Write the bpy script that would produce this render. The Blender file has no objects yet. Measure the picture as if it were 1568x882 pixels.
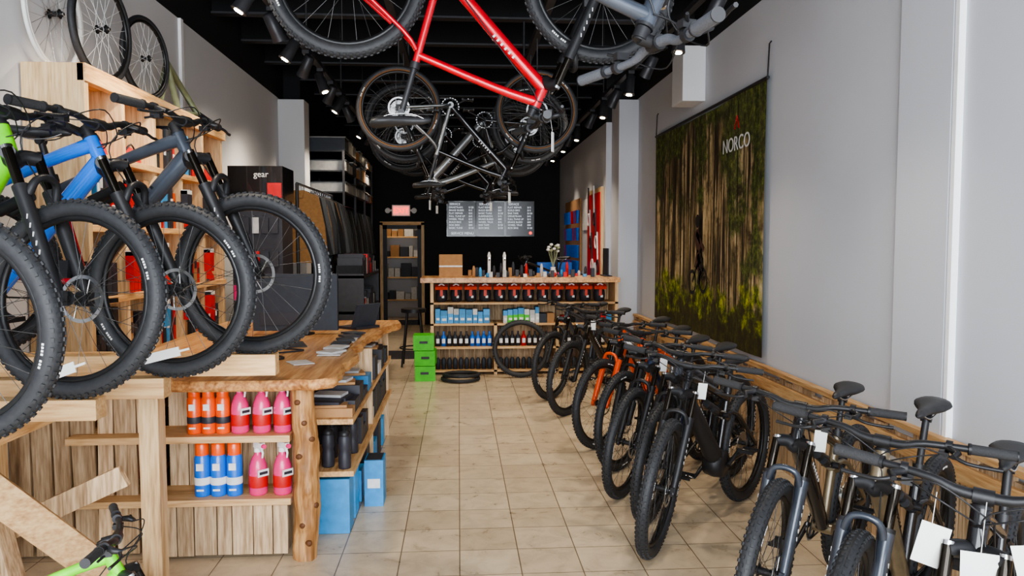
import bpy, math, random
from mathutils import Vector, Matrix, noise
random.seed(7)
V3=Vector
D=math.radians
# ------------------------------------------------------------------ materials
def srgb(r,g,b):
    f=lambda c:((c/255)/12.92 if c/255<=.04045 else ((c/255+.055)/1.055)**2.4)
    return (f(r),f(g),f(b))
def nd(nt,t,ins=None,**props):
    n=nt.nodes.new(t)
    for k,v in props.items(): setattr(n,k,v)
    if ins:
        for k,v in ins.items():
            if isinstance(v,bpy.types.NodeSocket): nt.links.new(v,n.inputs[k])
            else: n.inputs[k].default_value=v
    return n
def ramp(nt,fac,stops):
    n=nt.nodes.new('ShaderNodeValToRGB'); nt.links.new(fac,n.inputs[0])
    e=n.color_ramp.elements
    while len(e)<len(stops): e.new(.5)
    for i,(p,c) in enumerate(stops):
        e[i].position=p; e[i].color=(c[0],c[1],c[2],1)
    return n.outputs[0]
def base(name):
    m=bpy.data.materials.new(name); m.use_nodes=True
    nt=m.node_tree; b=nt.nodes['Principled BSDF']
    return m,nt,b
def mat(name,col,rough=.5,metal=0.,var=.12,scale=18,bump=0,emit=0,ecol=None,coat=0,trans=0,alpha=1,island=0):
    m,nt,b=base(name)
    tc=nd(nt,'ShaderNodeTexCoord')
    no=nd(nt,'ShaderNodeTexNoise',{'Vector':tc.outputs['Object'],'Scale':scale,'Detail':4.})
    lo=tuple(c*(1-var) for c in col); hi=tuple(min(1,c*(1+var)) for c in col)
    c=ramp(nt,no.outputs['Fac'],[(.3,lo),(.7,hi)])
    if island:
        g=nd(nt,'ShaderNodeNewGeometry')
        hs=nd(nt,'ShaderNodeHueSaturation',{'Color':c})
        mr=nd(nt,'ShaderNodeMapRange',{'Value':g.outputs['Random Per Island'],'To Min':1-island,'To Max':1+island})
        nt.links.new(mr.outputs[0],hs.inputs['Value']); c=hs.outputs[0]
    nt.links.new(c,b.inputs['Base Color'])
    b.inputs['Roughness'].default_value=rough; b.inputs['Metallic'].default_value=metal
    b.inputs['Coat Weight'].default_value=coat; b.inputs['Transmission Weight'].default_value=trans
    b.inputs['Alpha'].default_value=alpha
    if bump:
        bp=nd(nt,'ShaderNodeBump',{'Height':no.outputs['Fac'],'Strength':bump,'Distance':.01})
        nt.links.new(bp.outputs[0],b.inputs['Normal'])
    if emit:
        b.inputs['Emission Color'].default_value=(*(ecol or col),1); b.inputs['Emission Strength'].default_value=emit
    return m
def wood(name,c1,c2,axis='z',rough=.6,island=.25,freq=14):
    m,nt,b=base(name)
    tc=nd(nt,'ShaderNodeTexCoord'); g=nd(nt,'ShaderNodeNewGeometry')
    s={'x':(.08,1,1),'y':(1,.08,1),'z':(1,1,.08)}[axis]
    off=nd(nt,'ShaderNodeVectorMath',{0:tc.outputs['Object'],1:s},operation='MULTIPLY')
    r=nd(nt,'ShaderNodeMath',{0:g.outputs['Random Per Island'],1:37.},operation='MULTIPLY')
    off2=nd(nt,'ShaderNodeVectorMath',{0:off.outputs[0],1:r.outputs[0]},operation='ADD')
    n1=nd(nt,'ShaderNodeTexNoise',{'Vector':off2.outputs[0],'Scale':float(freq),'Detail':6.,'Distortion':1.2})
    n2=nd(nt,'ShaderNodeTexNoise',{'Vector':off2.outputs[0],'Scale':freq*6.,'Detail':3.})
    mm=nd(nt,'ShaderNodeMath',{0:n1.outputs['Fac'],1:n2.outputs['Fac']},operation='ADD')
    m2=nd(nt,'ShaderNodeMath',{0:mm.outputs[0],1:.5},operation='MULTIPLY')
    dk=tuple(c*.55 for c in c1)
    c=ramp(nt,m2.outputs[0],[(.3,dk),(.42,c1),(.6,c2)])
    hs=nd(nt,'ShaderNodeHueSaturation',{'Color':c})
    mr=nd(nt,'ShaderNodeMapRange',{'Value':g.outputs['Random Per Island'],'To Min':1-island,'To Max':1+island*.6})
    nt.links.new(mr.outputs[0],hs.inputs['Value'])
    nt.links.new(hs.outputs[0],b.inputs['Base Color'])
    b.inputs['Roughness'].default_value=rough
    bp=nd(nt,'ShaderNodeBump',{'Height':m2.outputs[0],'Strength':.3,'Distance':.004})
    nt.links.new(bp.outputs[0],b.inputs['Normal'])
    return m
M={}
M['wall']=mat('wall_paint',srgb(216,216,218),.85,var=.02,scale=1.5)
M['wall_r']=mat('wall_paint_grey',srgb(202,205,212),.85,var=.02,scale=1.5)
M['trimw']=mat('trim_white',srgb(250,250,252),.6,var=.02)
M['black_wall']=mat('black_wall_paint',(.012,.012,.014),.8,var=.1,scale=2)
M['ceil']=mat('ceiling_black',(.009,.009,.010),.9,var=.3,scale=2)
M['steel_dk']=mat('dark_steel',(.045,.045,.05),.5,.3)
M['pine']=wood('pine_wood',srgb(200,152,100),srgb(230,190,138),'y')
M['pine_z']=wood('pine_wood_vertical',srgb(208,170,124),srgb(236,206,160),'z')
M['pine_x']=wood('pine_wood_beam',srgb(202,158,108),srgb(230,192,142),'x')
M['pallet']=wood('pallet_wood',srgb(172,142,108),srgb(222,194,158),'z',.75,.35)
M['slab']=wood('slab_wood',srgb(184,130,80),srgb(226,178,122),'y',.35,.05,8)
M['slabedge']=wood('slab_live_edge',srgb(168,112,64),srgb(216,164,106),'y',.6,.05,10)
M['log']=wood('log_wood',srgb(150,104,60),srgb(208,162,108),'z',.55,.05,9)
M['tire']=mat('tire_rubber',(.026,.027,.030),.6,var=.2,scale=60)
M['tan']=mat('tan_sidewall',srgb(110,74,42),.7)
M['rim']=mat('rim_black',(.015,.015,.016),.35,.3)
M['spoke']=mat('spoke_steel',(.12,.12,.12),.35,.8)
M['rotor']=mat('rotor_steel',(.5,.5,.5),.3,1.)
M['white']=mat('white_print',(.75,.75,.73),.6,var=.03)
M['blk']=mat('black_gloss_paint',(.012,.012,.014),.22,.2,coat=.5)
M['blkm']=mat('black_satin',(.02,.02,.022),.45,.2)
M['grip']=mat('grip_rubber',(.03,.03,.032),.8,bump=.3,scale=200)
M['gripg']=mat('grip_rubber_grey',(.10,.105,.12),.8,bump=.3,scale=200)
M['chrome']=mat('polished_metal',(.6,.6,.6),.2,1.)
M['stanch']=mat('stanchion',(.03,.025,.02),.12,.8)
M['red']=mat('red_paint',srgb(205,12,36),.22,.15,var=.06,coat=.6)
M['blue']=mat('blue_paint',srgb(20,112,220),.25,.1,var=.05,coat=.6)
M['grey']=mat('grey_paint',srgb(70,76,86),.3,.3,coat=.4)
M['silver']=mat('silver_paint',srgb(140,142,142),.3,.6)
M['orange']=mat('orange_paint',srgb(236,84,18),.3,.1,coat=.4)
M['green']=mat('green_paint',srgb(110,215,20),.3,.1,coat=.4)
M['navy']=mat('navy_paint',srgb(36,50,78),.3,.3,coat=.4)
M['bronze']=mat('bronze_paint',srgb(130,118,96),.3,.6,coat=.3)
M['saddle']=mat('saddle_vinyl',(.025,.025,.027),.5)
# ------------------------------------------------------------------ mesh builder
def basis(d):
    d=d.normalized(); a=V3((0,0,1)) if abs(d.z)<.9 else V3((1,0,0))
    s=d.cross(a).normalized(); u=s.cross(d).normalized(); return s,u
class MB:
    def __init__(s): s.v=[];s.f=[];s.mi=[];s.sm=[];s.mats=[]
    def m(s,mt):
        if isinstance(mt,str): mt=M[mt]
        if mt not in s.mats: s.mats.append(mt)
        return s.mats.index(mt)
    def add(s,vs,fs,mt,smooth=False):
        o=len(s.v); k=s.m(mt)
        s.v.extend([tuple(v) for v in vs])
        for f in fs: s.f.append(tuple(i+o for i in f)); s.mi.append(k); s.sm.append(smooth)
    def box(s,c,d,mt,R=None):
        c=V3(c); x,y,z=d[0]/2,d[1]/2,d[2]/2
        vs=[V3((a*x,b*y,e*z)) for a in(-1,1) for b in(-1,1) for e in(-1,1)]
        if R is not None: vs=[R@v for v in vs]
        s.add([c+v for v in vs],[(0,1,3,2),(4,6,7,5),(0,4,5,1),(2,3,7,6),(0,2,6,4),(1,5,7,3)],mt)
    def bx(s,x0,x1,y0,y1,z0,z1,mt): s.box(((x0+x1)/2,(y0+y1)/2,(z0+z1)/2),(x1-x0,y1-y0,z1-z0),mt)
    def beam(s,p0,p1,w,h,mt,up=V3((0,0,1))):
        p0=V3(p0);p1=V3(p1); d=(p1-p0); L=d.length; d.normalize()
        a=d.cross(up).normalized(); b=a.cross(d)
        R=Matrix((d,a,b)).transposed()
        s.box((p0+p1)/2,(L,w,h),mt,R)
    def rings(s,rs,mt,smooth=True,caps=True,closed=False):
        n=len(rs[0]); vs=[p for r in rs for p in r]; fs=[]
        m=len(rs)
        for i in range(m if closed else m-1):
            j=(i+1)%m
            for k in range(n):
                l=(k+1)%n; fs.append((i*n+k,i*n+l,j*n+l,j*n+k))
        s.add(vs,fs,mt,smooth)
        if caps and not closed:
            s.add(rs[0],[tuple(range(n-1,-1,-1))],mt); s.add(rs[-1],[tuple(range(n))],mt)
    def path(s,pts,r,mt,n=10,caps=True,closed=False,smooth_path=0,sq=(1,1)):
        pts=[V3(p) for p in pts]
        if not isinstance(r,(list,tuple)): r=[r]*len(pts)
        if smooth_path:
            np_=[];nr=[]
            for i in range(len(pts)-1):
                a=pts[max(i-1,0)];b=pts[i];c=pts[i+1];d=pts[min(i+2,len(pts)-1)]
                for k in range(smooth_path):
                    t=k/smooth_path
                    np_.append(.5*((2*b)+(c-a)*t+(2*a-5*b+4*c-d)*t*t+(3*b-a-3*c+d)*t**3)); nr.append(r[i]*(1-t)+r[i+1]*t)
            np_.append(pts[-1]);nr.append(r[-1]); pts=np_;r=nr
        rs=[];u=None;N=len(pts)
        for i,p in enumerate(pts):
            if closed: t=pts[(i+1)%N]-pts[i-1]
            else: t=pts[min(i+1,N-1)]-pts[max(i-1,0)]
            if t.length<1e-9: t=V3((0,0,1))
            t.normalize()
            if u is None: a,u=basis(t)
            else:
                u=(u-t*u.dot(t)).normalized(); a=t.cross(u)
            a=t.cross(u).normalized()
            rs.append([p+(a*math.cos(2*math.pi*k/n)*sq[0]+u*math.sin(2*math.pi*k/n)*sq[1])*r[i] for k in range(n)])
        s.rings(rs,mt,True,caps,closed)
    def cyl(s,p0,p1,r0,mt,r1=None,n=14): s.path([p0,p1],[r0,r0 if r1 is None else r1],mt,n)
    def lathe(s,prof,o,mt,n=20,X=None,caps=True):
        o=V3(o);rs=[]
        for r,z in prof:
            ring=[V3((r*math.cos(2*math.pi*k/n),r*math.sin(2*math.pi*k/n),z)) for k in range(n)]
            if X is not None: ring=[X@p for p in ring]
            rs.append([o+p for p in ring])
        s.rings(rs,mt,True,caps)
    def torus(s,c,R,r,mt,ax='y',n=40,k=10,sq=(1,1)):
        c=V3(c);pts=[]
        for i in range(n):
            a=2*math.pi*i/n
            q={'y':(R*math.cos(a),0,R*math.sin(a)),'x':(0,R*math.cos(a),R*math.sin(a)),'z':(R*math.cos(a),R*math.sin(a),0)}[ax]
            pts.append(c+V3(q))
        s.path(pts,r,mt,k,closed=True,sq=sq)
    def poly(s,out,h,mt,X):
        n=len(out)
        a=[X@V3((p[0],p[1],-h/2)) for p in out]; b=[X@V3((p[0],p[1],h/2)) for p in out]
        s.add(a+b,[tuple(range(n-1,-1,-1)),tuple(range(n,2*n))]+[(i,(i+1)%n,n+(i+1)%n,n+i) for i in range(n)],mt)
    def mesh(s,name):
        me=bpy.data.meshes.new(name); me.from_pydata(s.v,[],s.f)
        for m_ in s.mats: me.materials.append(m_)
        me.polygons.foreach_set('material_index',s.mi); me.polygons.foreach_set('use_smooth',s.sm)
        me.update(); return me
    def obj(s,name,parent=None,bevel=0):
        o=bpy.data.objects.new(name,s.mesh(name)); bpy.context.scene.collection.objects.link(o)
        if parent: o.parent=parent
        if bevel:
            b=o.modifiers.new('bevel','BEVEL'); b.width=bevel; b.segments=2; b.limit_method='ANGLE'
        return o
def inst(me,name,mtx=None,parent=None):
    o=bpy.data.objects.new(name,me); bpy.context.scene.collection.objects.link(o)
    if parent: o.parent=parent
    if mtx is not None: o.matrix_basis=mtx
    return o
def empty(name,mtx=None):
    o=bpy.data.objects.new(name,None); bpy.context.scene.collection.objects.link(o); o.empty_display_size=.1
    if mtx is not None: o.matrix_basis=mtx
    return o
def text(body,name,size,mt,mtx,parent=None,ext=.001,align='CENTER',sp=1):
    c=bpy.data.curves.new(name,'FONT'); c.body=body; c.size=size; c.extrude=ext; c.align_x=align; c.align_y='CENTER'; c.space_line=sp
    c.materials.append(M[mt] if isinstance(mt,str) else mt)
    o=bpy.data.objects.new(name,c); bpy.context.scene.collection.objects.link(o)
    if parent: o.parent=parent
    o.matrix_basis=mtx; return o
def T(*a): return Matrix.Translation(V3(a))
def mat_axes(x,y,z,o):
    m=Matrix((x,y,z)).transposed().to_4x4(); m.translation=V3(o); return m
# ------------------------------------------------------------------ wheels
def wheel_mesh(name,R=.37,w=.03,knob=True,rear=False,tire='tire',rimm='rim',side=None,rotor=True,label=True,spoke='spoke'):
    b=MB(); b.torus((0,0,0),R-w,w,tire,n=64,k=14)
    if side: 
        for y in(-1,1): b.torus((0,y*w*.6,0),R-w*1.5,w*.42,side,n=56,k=6)
    if knob:
        N=76
        for i in range(N):
            for rowk,(off,aw) in enumerate([(-.3,0),(.3,.5),(-.95,.5),(.95,0)]):
                th=2*math.pi*(i+aw)/N; er=V3((math.cos(th),0,math.sin(th))); et=V3((-math.sin(th),0,math.cos(th)))
                nrm=er*math.cos(off)+V3((0,1,0))*math.sin(off); tg=et.cross(nrm)
                c=er*(R-w)+nrm*w
                b.box(c,(.013,.010,.009),tire,Matrix((et,tg,nrm)).transposed())
    if label:
        for s0 in (0.6,0.6+math.pi):
            for y in(-1,1):
                for i in range(8):
                    if i==3: continue
                    th=s0+i*.032; er=V3((math.cos(th),0,math.sin(th))); et=V3((-math.sin(th),0,math.cos(th)))
                    b.box(er*(R-w*1.25)+V3((0,y*w*.985,0)),(.007,.0015,.008),'white',Matrix((et,V3((0,1,0)),er)).transposed())
    Ri=R-2*w
    b.torus((0,0,0),Ri-.004,.014,rimm,n=56,k=8,sq=(1,1))
    hub=.045
    b.cyl((0,-hub,0),(0,hub,0),.016,'blkm'); b.cyl((0,-.055,0),(0,.055,0),.009,'chrome')
    for y in(-.03,.03): b.cyl((0,y-.002,0),(0,y+.002,0),.028,'blkm')
    for i in range(28):
        y=.03 if i%2 else -.03; th=2*math.pi*i/28; sh=(.45 if (i//2)%2 else -.45)
        p0=V3((.026*math.cos(th+sh*3),y,.026*math.sin(th+sh*3))); p1=V3(((Ri-.012)*math.cos(th),0,(Ri-.012)*math.sin(th)))
        b.path([p0,p1],.0012,spoke,4,caps=False)
    if rotor:
        y=.042; rs=[]
        n=48
        for r,yy in((.078,y),(.092,y),(.092,y+.002),(.078,y+.002)):
            rs.append([V3((r*math.cos(2*math.pi*k/n),yy,r*math.sin(2*math.pi*k/n))) for k in range(n)])
        b.rings(rs,'rotor',False,closed=True)
        for i in range(6):
            a=2*math.pi*i/6; b.path([(.025*math.cos(a),y+.001,.025*math.sin(a)),(.08*math.cos(a+.5),y+.001,.08*math.sin(a+.5))],.0035,'rotor',4)
        b.cyl((0,y-.002,0),(0,y+.004,0),.03,'blkm')
    if rear:
        for i in range(7):
            b.cyl((0,-.02-i*.0045,0),(0,-.0225-i*.0045,0),.075-i*.009,'rotor',n=28)
    return b.mesh(name)
W={}
W['f']=wheel_mesh('wheel_front'); W['r']=wheel_mesh('wheel_rear',rear=True)
W['fb']=wheel_mesh('wheel_front_wide',R=.376,w=.0325); W['rb']=wheel_mesh('wheel_rear_wide',R=.376,w=.0325,rear=True)
W['ft']=wheel_mesh('wheel_front_tan',w=.024,R=.36,knob=False,side='tan'); W['rt']=wheel_mesh('wheel_rear_tan',w=.024,R=.36,knob=False,rear=True,side='tan')
# ------------------------------------------------------------------ bicycle
def P(x,z,y=0.): return V3((x,y,z))
U=V3((-.407,0,.914)); HL=P(-.261,.845); HT=P(-.31,.955); BBp=P(-.745,.335); AXR=P(-1.18,.37); AXF=P(0,.37)
fc={}
def frame_mesh(c1,c2,kind,sh):
    key=(c1,c2,kind,sh)
    if key in fc: return fc[key]
    b=MB(); k={'ht':1,'fs':1.25,'eb':1.25}[kind]
    STJ=P(-.855,.72)
    b.path([HL+P(-.006,.02),P(-.42,.70),BBp+P(.02,.02)],[.03*k,.029*k,.027*k],c1,14,smooth_path=3)
    b.path([P(-.303,.93),P(-.5,.865),STJ],[.024*k,.02*k,.017*k],c1,12,smooth_path=3)
    b.path([BBp,P(-.87,.775)],.0175*k,c2,12)
    b.cyl(HL,HT,.026,c1,n=16); b.cyl(HL-U*.008,HL,.03,'blkm'); b.cyl(HT,HT+U*.01,.028,'blkm')
    b.cyl(BBp+P(0,0,.045),BBp-P(0,0,.045)*1,.026,c2)
    for y in(-1,1):
        b.path([BBp+P(-.01,0,y*.03),P(-.86,.345,y*.048),AXR+P(0,0,y*.07)],[.014*k,.012*k,.010*k],c2,8,smooth_path=3)
        jt=P(-.862,.70) if kind=='ht' else P(-.80,.63)
        b.path([jt+P(0,0,y*.018),P(-.92,.62,y*.045),AXR+P(0,0.01,y*.07)],[.010*k]*3,c2,8,smooth_path=3)
        b.box(AXR+P(0,0,y*.07),(.05,.008,.05),'blkm')
    if kind!='ht':
        b.cyl(P(-.80,.63),P(-.60,.72),.014,'stanch'); b.cyl(P(-.70,.675),P(-.56,.738),.024,'blkm'); b.cyl(P(-.66,.67,.02),P(-.60,.70,.02),.018,'blkm')
        b.path([P(-.86,.60,0),P(-.80,.63,0)],.03,c2,8)
        b.cyl(P(-.80,.63,.04),P(-.80,.63,-.04),.016,'blkm')
    if kind=='eb':
        b.path([HL+P(-.03,-.02),P(-.44,.66),BBp+P(.05,.05)],[.035,.05,.058],'blkm',12,smooth_path=3)
        b.lathe([(.02,-.06),(.08,-.055),(.09,0),(.08,.055),(.02,.06)],BBp+P(.02,.01),'blkm',18,X=Matrix.Rotation(D(90),3,'X'))
    for i in range(20):
        a=2*math.pi*i/20; b.box(BBp+P(.072*math.cos(a),.072*math.sin(a),-.052),(.012,.003,.012),'rotor',Matrix.Rotation(-a,3,'Y'))
    b.torus(BBp+P(0,0,-.052),.066,.006,'blkm',n=28,k=6)
    for i in range(4):
        a=i*math.pi/2+.4; b.path([BBp+P(0,0,-.052),BBp+P(.064*math.cos(a),.064*math.sin(a),-.052)],.006,'blkm',6)
    b.path([BBp+P(0,.072,-.052),AXR+P(0,.035,-.045)],.0045,'spoke',6)
    b.path([BBp+P(0,-.072,-.052),AXR+P(.02,-.10,-.045)],.0045,'spoke',6)
    b.path([AXR+P(0,-.02,-.045),AXR+P(-.015,-.06,-.05),AXR+P(.02,-.11,-.045)],[.012,.014,.009],'blkm',8)
    for q in(P(.0,-.055),P(.02,-.105)): b.cyl(AXR+q+P(0,0,-.04),AXR+q+P(0,0,-.05),.02,'blkm')
    an=D(-25)
    for sg,y in((1,-.07),(-1,.07)):
        e=BBp+P(sg*.17*math.cos(an),sg*.17*math.sin(an),y*1.1)
        b.path([BBp+P(0,0,y),e],[.015,.011],'blkm',8,sq=(1,.7))
        pc=e+P(0,0,y*.8); b.cyl(e,pc,.006,'chrome'); b.box(pc+P(0,0,0),(.1,.095,.006),'blkm'); 
        for dx in(-.045,.045): b.box(pc+P(dx,0,0),(.012,.1,.018),'blkm')
    su=P(-.276,.961); top=BBp+su*sh
    b.cyl(P(-.865,.755),P(-.873,.785),.024,'blkm'); b.cyl(P(-.86,.74) if sh>.45 else BBp+su*.3,top,.0145,'blkm')
    b.cyl(top+P(0,0,-.02),top+P(0,0,.02),.016,'blkm')
    for y in(-.022,.022): b.path([top+P(-.09,.025,y*1.4),top+P(-.04,.008,y),top+P(.05,.008,y),top+P(.11,.03,y*.5)],.0035,'chrome',6,smooth_path=3)
    rs=[]
    for x,wd,h,zc in((-.145,.03,.01,.052),(-.135,.062,.019,.05),(-.10,.074,.022,.045),(-.05,.062,.022,.04),(0,.036,.02,.037),(.05,.023,.018,.037),(.10,.019,.016,.036),(.13,.014,.011,.033),(.138,.004,.004,.03)):
        rs.append([top+P(x,zc+h*math.sin(2*math.pi*j/14)*(1 if math.sin(2*math.pi*j/14)>0 else 1.2),wd*math.cos(2*math.pi*j/14)) for j in range(14)])
    b.rings(rs,'saddle')
    b.path([P(-.30,.93,.035),P(-.33,.87,.035),P(-.45,.72,.03),BBp+P(.03,.03,.03)],.0028,'blkm',6,smooth_path=4)
    b.box(AXR+P(.05,.07,.05),(.04,.03,.05),'blkm')
    dv=(HL-BBp).normalized(); n2=dv.cross(V3((0,1,0)))
    for y in(-1,1):
        for i in range(6): b.box(P(-.42,.70)+dv*(-.10+i*.026)+P(-.012,.008,y*.028*k*1.02),(.010,.002,.014),'white' if c1 in('blk','red','blkm') else 'blk',Matrix((dv,V3((0,1,0)),n2)).transposed())
    fc[key]=b.mesh('bike_frame'); return fc[key]
kc={}
def fork_mesh(c,low,tag,up,grip):
    key=(c,low,tag,up,grip)
    if key in kc: return kc[key]
    b=MB(); cr=AXF+U*.53
    for y in(-1,1):
        o=P(0,0,y*.067)
        b.cyl(AXF+U*.33+o,cr+U*.012+o,.0175,'stanch'); b.path([AXF+U*-.02+o,AXF+U*.10+o,AXF+U*.395+o],[.018,.023,.0255],low,14)
        b.cyl(AXF+U*.39+o,AXF+U*.405+o,.026,'blkm'); b.cyl(cr+U*.01+o,cr+U*.022+o,.019,'chrome')
        b.box(AXF+o*.95,(.04,.02,.05),low)
    b.path([cr+P(.0,0,.072),cr+P(-.03,.0,.03),HL-U*.012,cr+P(-.03,.0,-.03),cr+P(0,0,-.072)],[.025,.027,.03,.027,.025],c,12,smooth_path=3)
    A=AXF+U*.385+P(.02,.01)
    b.path([A+P(-.0,-.02,.062),A+P(.012,.03,.045),A+P(.015,.045,0),A+P(.012,.03,-.045),A+P(0,-.02,-.062)],[.016,.013,.013,.013,.016],low,8,smooth_path=4)
    b.cyl(AXF+P(0,0,.085),AXF-P(0,0,.085)*1,.009,'blkm')
    b.box(AXF+U*.11+P(-.03,0,.05),(.035,.03,.06),'blkm')
    b.cyl(HT,HT+U*.05,.018,'blkm'); b.cyl(HT+U*.012,HT+U*.045,.023,'blkm')
    st=HT+U*.04; cl=st+P(.052,.012)
    b.path([st,cl],[.02,.018],'blkm',10); b.cyl(cl+P(0,0,.026),cl-P(0,0,.026)*1,.022,'blkm')
    hp=[]
    for y,dx,dz in((-.385,-.055,.03),(-.26,-.03,.028),(-.13,-.004,.022),(-.07,0,.004),(0,0,0),(.07,0,.004),(.13,-.004,.022),(.26,-.03,.028),(.385,-.055,.03)): hp.append(cl+P(dx,dz,y))
    b.path(hp,[.0115,.0115,.012,.015,.016,.015,.012,.0115,.0115],'blkm' if grip=='grip' else grip,10,smooth_path=3)
    for s_ in(-1,1):
        g0=cl+P(-.03,.028,s_*.255); g1=cl+P(-.056,.031,s_*.39)
        b.cyl(g0,g1,.0175,grip); b.cyl(g0,g0+(g1-g0)*.06,.02,'blkm'); b.cyl(g1,g1+(g1-g0)*.03,.0185,'blkm')
        c0=cl+P(-.02,.027,s_*.20)
        b.cyl(c0+P(0,0,-.01),c0+P(0,0,.01),.019,'blkm')
        b.path([c0+P(.012,-.004,0),c0+P(.035,-.012,s_*.03),c0+P(.06,-.02,s_*.02)],[.011,.013,.009],'blkm',8)
        b.path([c0+P(.05,-.018,s_*.02),c0+P(.062,-.03,s_*.06),c0+P(.045,-.035,s_*.12),c0+P(.035,-.035,s_*.16)],[.007,.006,.006,.007],'blkm',6,smooth_path=3)
        b.box(c0+P(.005,-.03,s_*-.012),(.04,.03,.022),'blkm'); b.path([c0+P(.0,-.035,s_*.0),c0+P(-.02,-.045,s_*.03)],.005,'blkm',6)
        b.path([c0+P(.06,-.02,s_*.0),c0+P(.11,.0,s_*-.08),c0+P(.09,-.06,s_*-.19),HL+P(.02,.03,s_*.02),AXF+U*.30+P(.03,0,.05 if s_>0 else -.0)] if s_>0 else
               [c0+P(.06,-.02,0),c0+P(.12,.01,.09),c0+P(.08,-.07,.22),P(-.30,.93,.03)],.0026,'blkm',6,smooth_path=5)
        b.path([c0+P(.02,-.03,s_*-.02),c0+P(.10,-.04,s_*-.10),c0+P(.05,-.10,s_*-.20),P(-.29,.91,s_*-.02)],.0024,'blkm',6,smooth_path=5)
    if tag:
        sg=-1 if up else 1
        t0=cl+P(.02,-.01*sg,.1)
        b.path([t0,t0+P(.01,-.06*sg)],.001,'white',4); b.box(t0+P(.012,-.11*sg),(.003,.05,.09),'white',Matrix.Rotation(.4,3,'Z'))
    for y in(-1,1):
        for i in range(5): b.box(AXF+U*(.16+i*.032)+P(0,0,y*.067)+P(.006,.002,y*.023),(.004,.003,.016),'white')
    kc[key]=b.mesh('fork_and_handlebar'); return kc[key]
sb=MB(); sb.box((0,0,0),(.15,.004,.036),'white'); sb.box((.09,0,0),(.05,.003,.008),'white'); stripm=sb.mesh('price_strip')
def bike(loc,head,steer=0,c1='blk',c2=None,kind='ht',sh=.66,up=False,low='blkm',tag=False,wh='',scale=1.,lean=0.,name='mountain_bike',ws=1.,strip=0,grip='grip'):
    dz=.37*scale*(1-ws) if not up else 0
    X=T(loc[0],loc[1],loc[2]-dz)@Matrix.Rotation(D(head),4,'Z')
    if up: X=X@Matrix.Rotation(math.pi,4,'X')
    if lean: X=X@Matrix.Rotation(D(lean),4,'X')
    X=X@Matrix.Scale(scale,4)
    r=empty(name,X)
    inst(frame_mesh(c1,c2 or c1,kind,sh),'frame',None,r)
    S=T(*HL)@Matrix.Rotation(D(steer),4,U)@T(*(-HL))
    inst(fork_mesh('blkm',low,tag,up,grip),'fork_and_handlebar',S,r)
    sc=Matrix.Scale(ws,4)
    inst(W['f'+wh],'front_wheel',S@T(*AXF)@Matrix.Rotation(random.random()*6,4,'Y')@sc,r)
    inst(W['r'+wh],'rear_wheel',T(*AXR)@Matrix.Rotation(random.random()*6,4,'Y')@sc,r)
    if strip: inst(stripm,'price_strip',S@T(*(AXF+P(-.03,-.25,-.03)))@Matrix.Rotation(D(strip),4,'Y'),r)
    return r
H=-133
row=[(1.22,1.80,H,8,'blk',None,'ht',.62,'blkm',False,''),
(1.24,2.39,H-2,6,'bronze','blk','fs',.66,'grey',False,'b'),
(1.21,2.95,H,6,'blk','bronze','fs',.62,'grey',True,'b'),
(1.07,4.02,H,15,'blk',None,'eb',.60,'blkm',True,'b'),
(1.17,4.52,H,12,'grey','blk','fs',.62,'blkm',False,''),
(1.10,4.98,H-1,11,'navy',None,'ht',.62,'blkm',True,''),
(1.20,5.60,H+1,2,'orange','silver','ht',.62,'blkm',False,''),
(1.15,6.22,H,-2,'orange',None,'ht',.64,'orange',True,''),
(1.06,7.42,H,3,'blk',None,'ht',.62,'blkm',True,''),
(1.00,8.20,H,4,'grey',None,'ht',.62,'blkm',False,'')]
first=None
for x,y,h,st,c1,c2,k,sh,low,tg,wh in row:
    q=bike((x,y,0 if wh=='' else .006),h,st,c1,c2,k,sh,False,low,tg,wh,lean=random.uniform(-3,1))
    if first is None: first=q
b=MB()
for y,z,s_ in((-.10,.86,1),(.02,.80,1.2),(.13,.87,.9)):
    b.box((-.20+.03*y,y,z),(.003,.075*s_,.12*s_),'white',Matrix.Rotation(.2*s_,3,'Z')@Matrix.Rotation(y*2,3,'X')); b.path([(-.2,y,z+.06*s_),(-.24,y,1.0)],.0012,'white',4)
b.obj('price_tags',first)
# left platform bikes
DZ=1.115
bike((-.99,3.77,1.165),-9,-1,'grey','red','fs',.62,False,'blkm',False,'b',scale=1.15,ws=.90)
bike((-1.25,3.44,DZ),-9,-1,'blue','blue','fs',.62,False,'blkm',False,'b',scale=1.13,ws=.90,strip=-14)
bike((-1.46,3.00,DZ),-26,14,'green','green','fs',.62,False,'blkm',False,'b',scale=1.13,ws=.89,strip=-20)
bike((-1.60,2.55,DZ-.06),-9,-3,'blue','blk','fs',.62,False,'blkm',False,'b',scale=1.1,ws=.91)
bike((-.85,2.44,0),8,10,'green',None,'ht',.50,False,'blkm',False,'',scale=.78,name='kids_mountain_bike')
# ceiling hung bikes
bike((.83,2.27,3.27),15,0,'grey',None,'ht',.50,True,'blkm',False,'',name='hanging_bike',grip='gripg')
bike((.67,3.65,3.29),0,-6,'red',None,'ht',.68,True,'blkm',True,'',name='hanging_bike')
bike((.68,6.70,3.20),3,5,'blk','silver','ht',.66,True,'blkm',True,'t',name='hanging_bike')
bike((-.50,7.30,3.18),183,-5,'silver','blk','fs',.66,True,'blkm',True,'',name='hanging_bike')
bike((.60,8.40,3.20),0,5,'blk',None,'ht',.66,True,'blkm',True,'',name='hanging_bike')
bike((-.50,8.95,3.20),180,5,'blk',None,'ht',.62,True,'blkm',True,'',name='hanging_bike')
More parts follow.
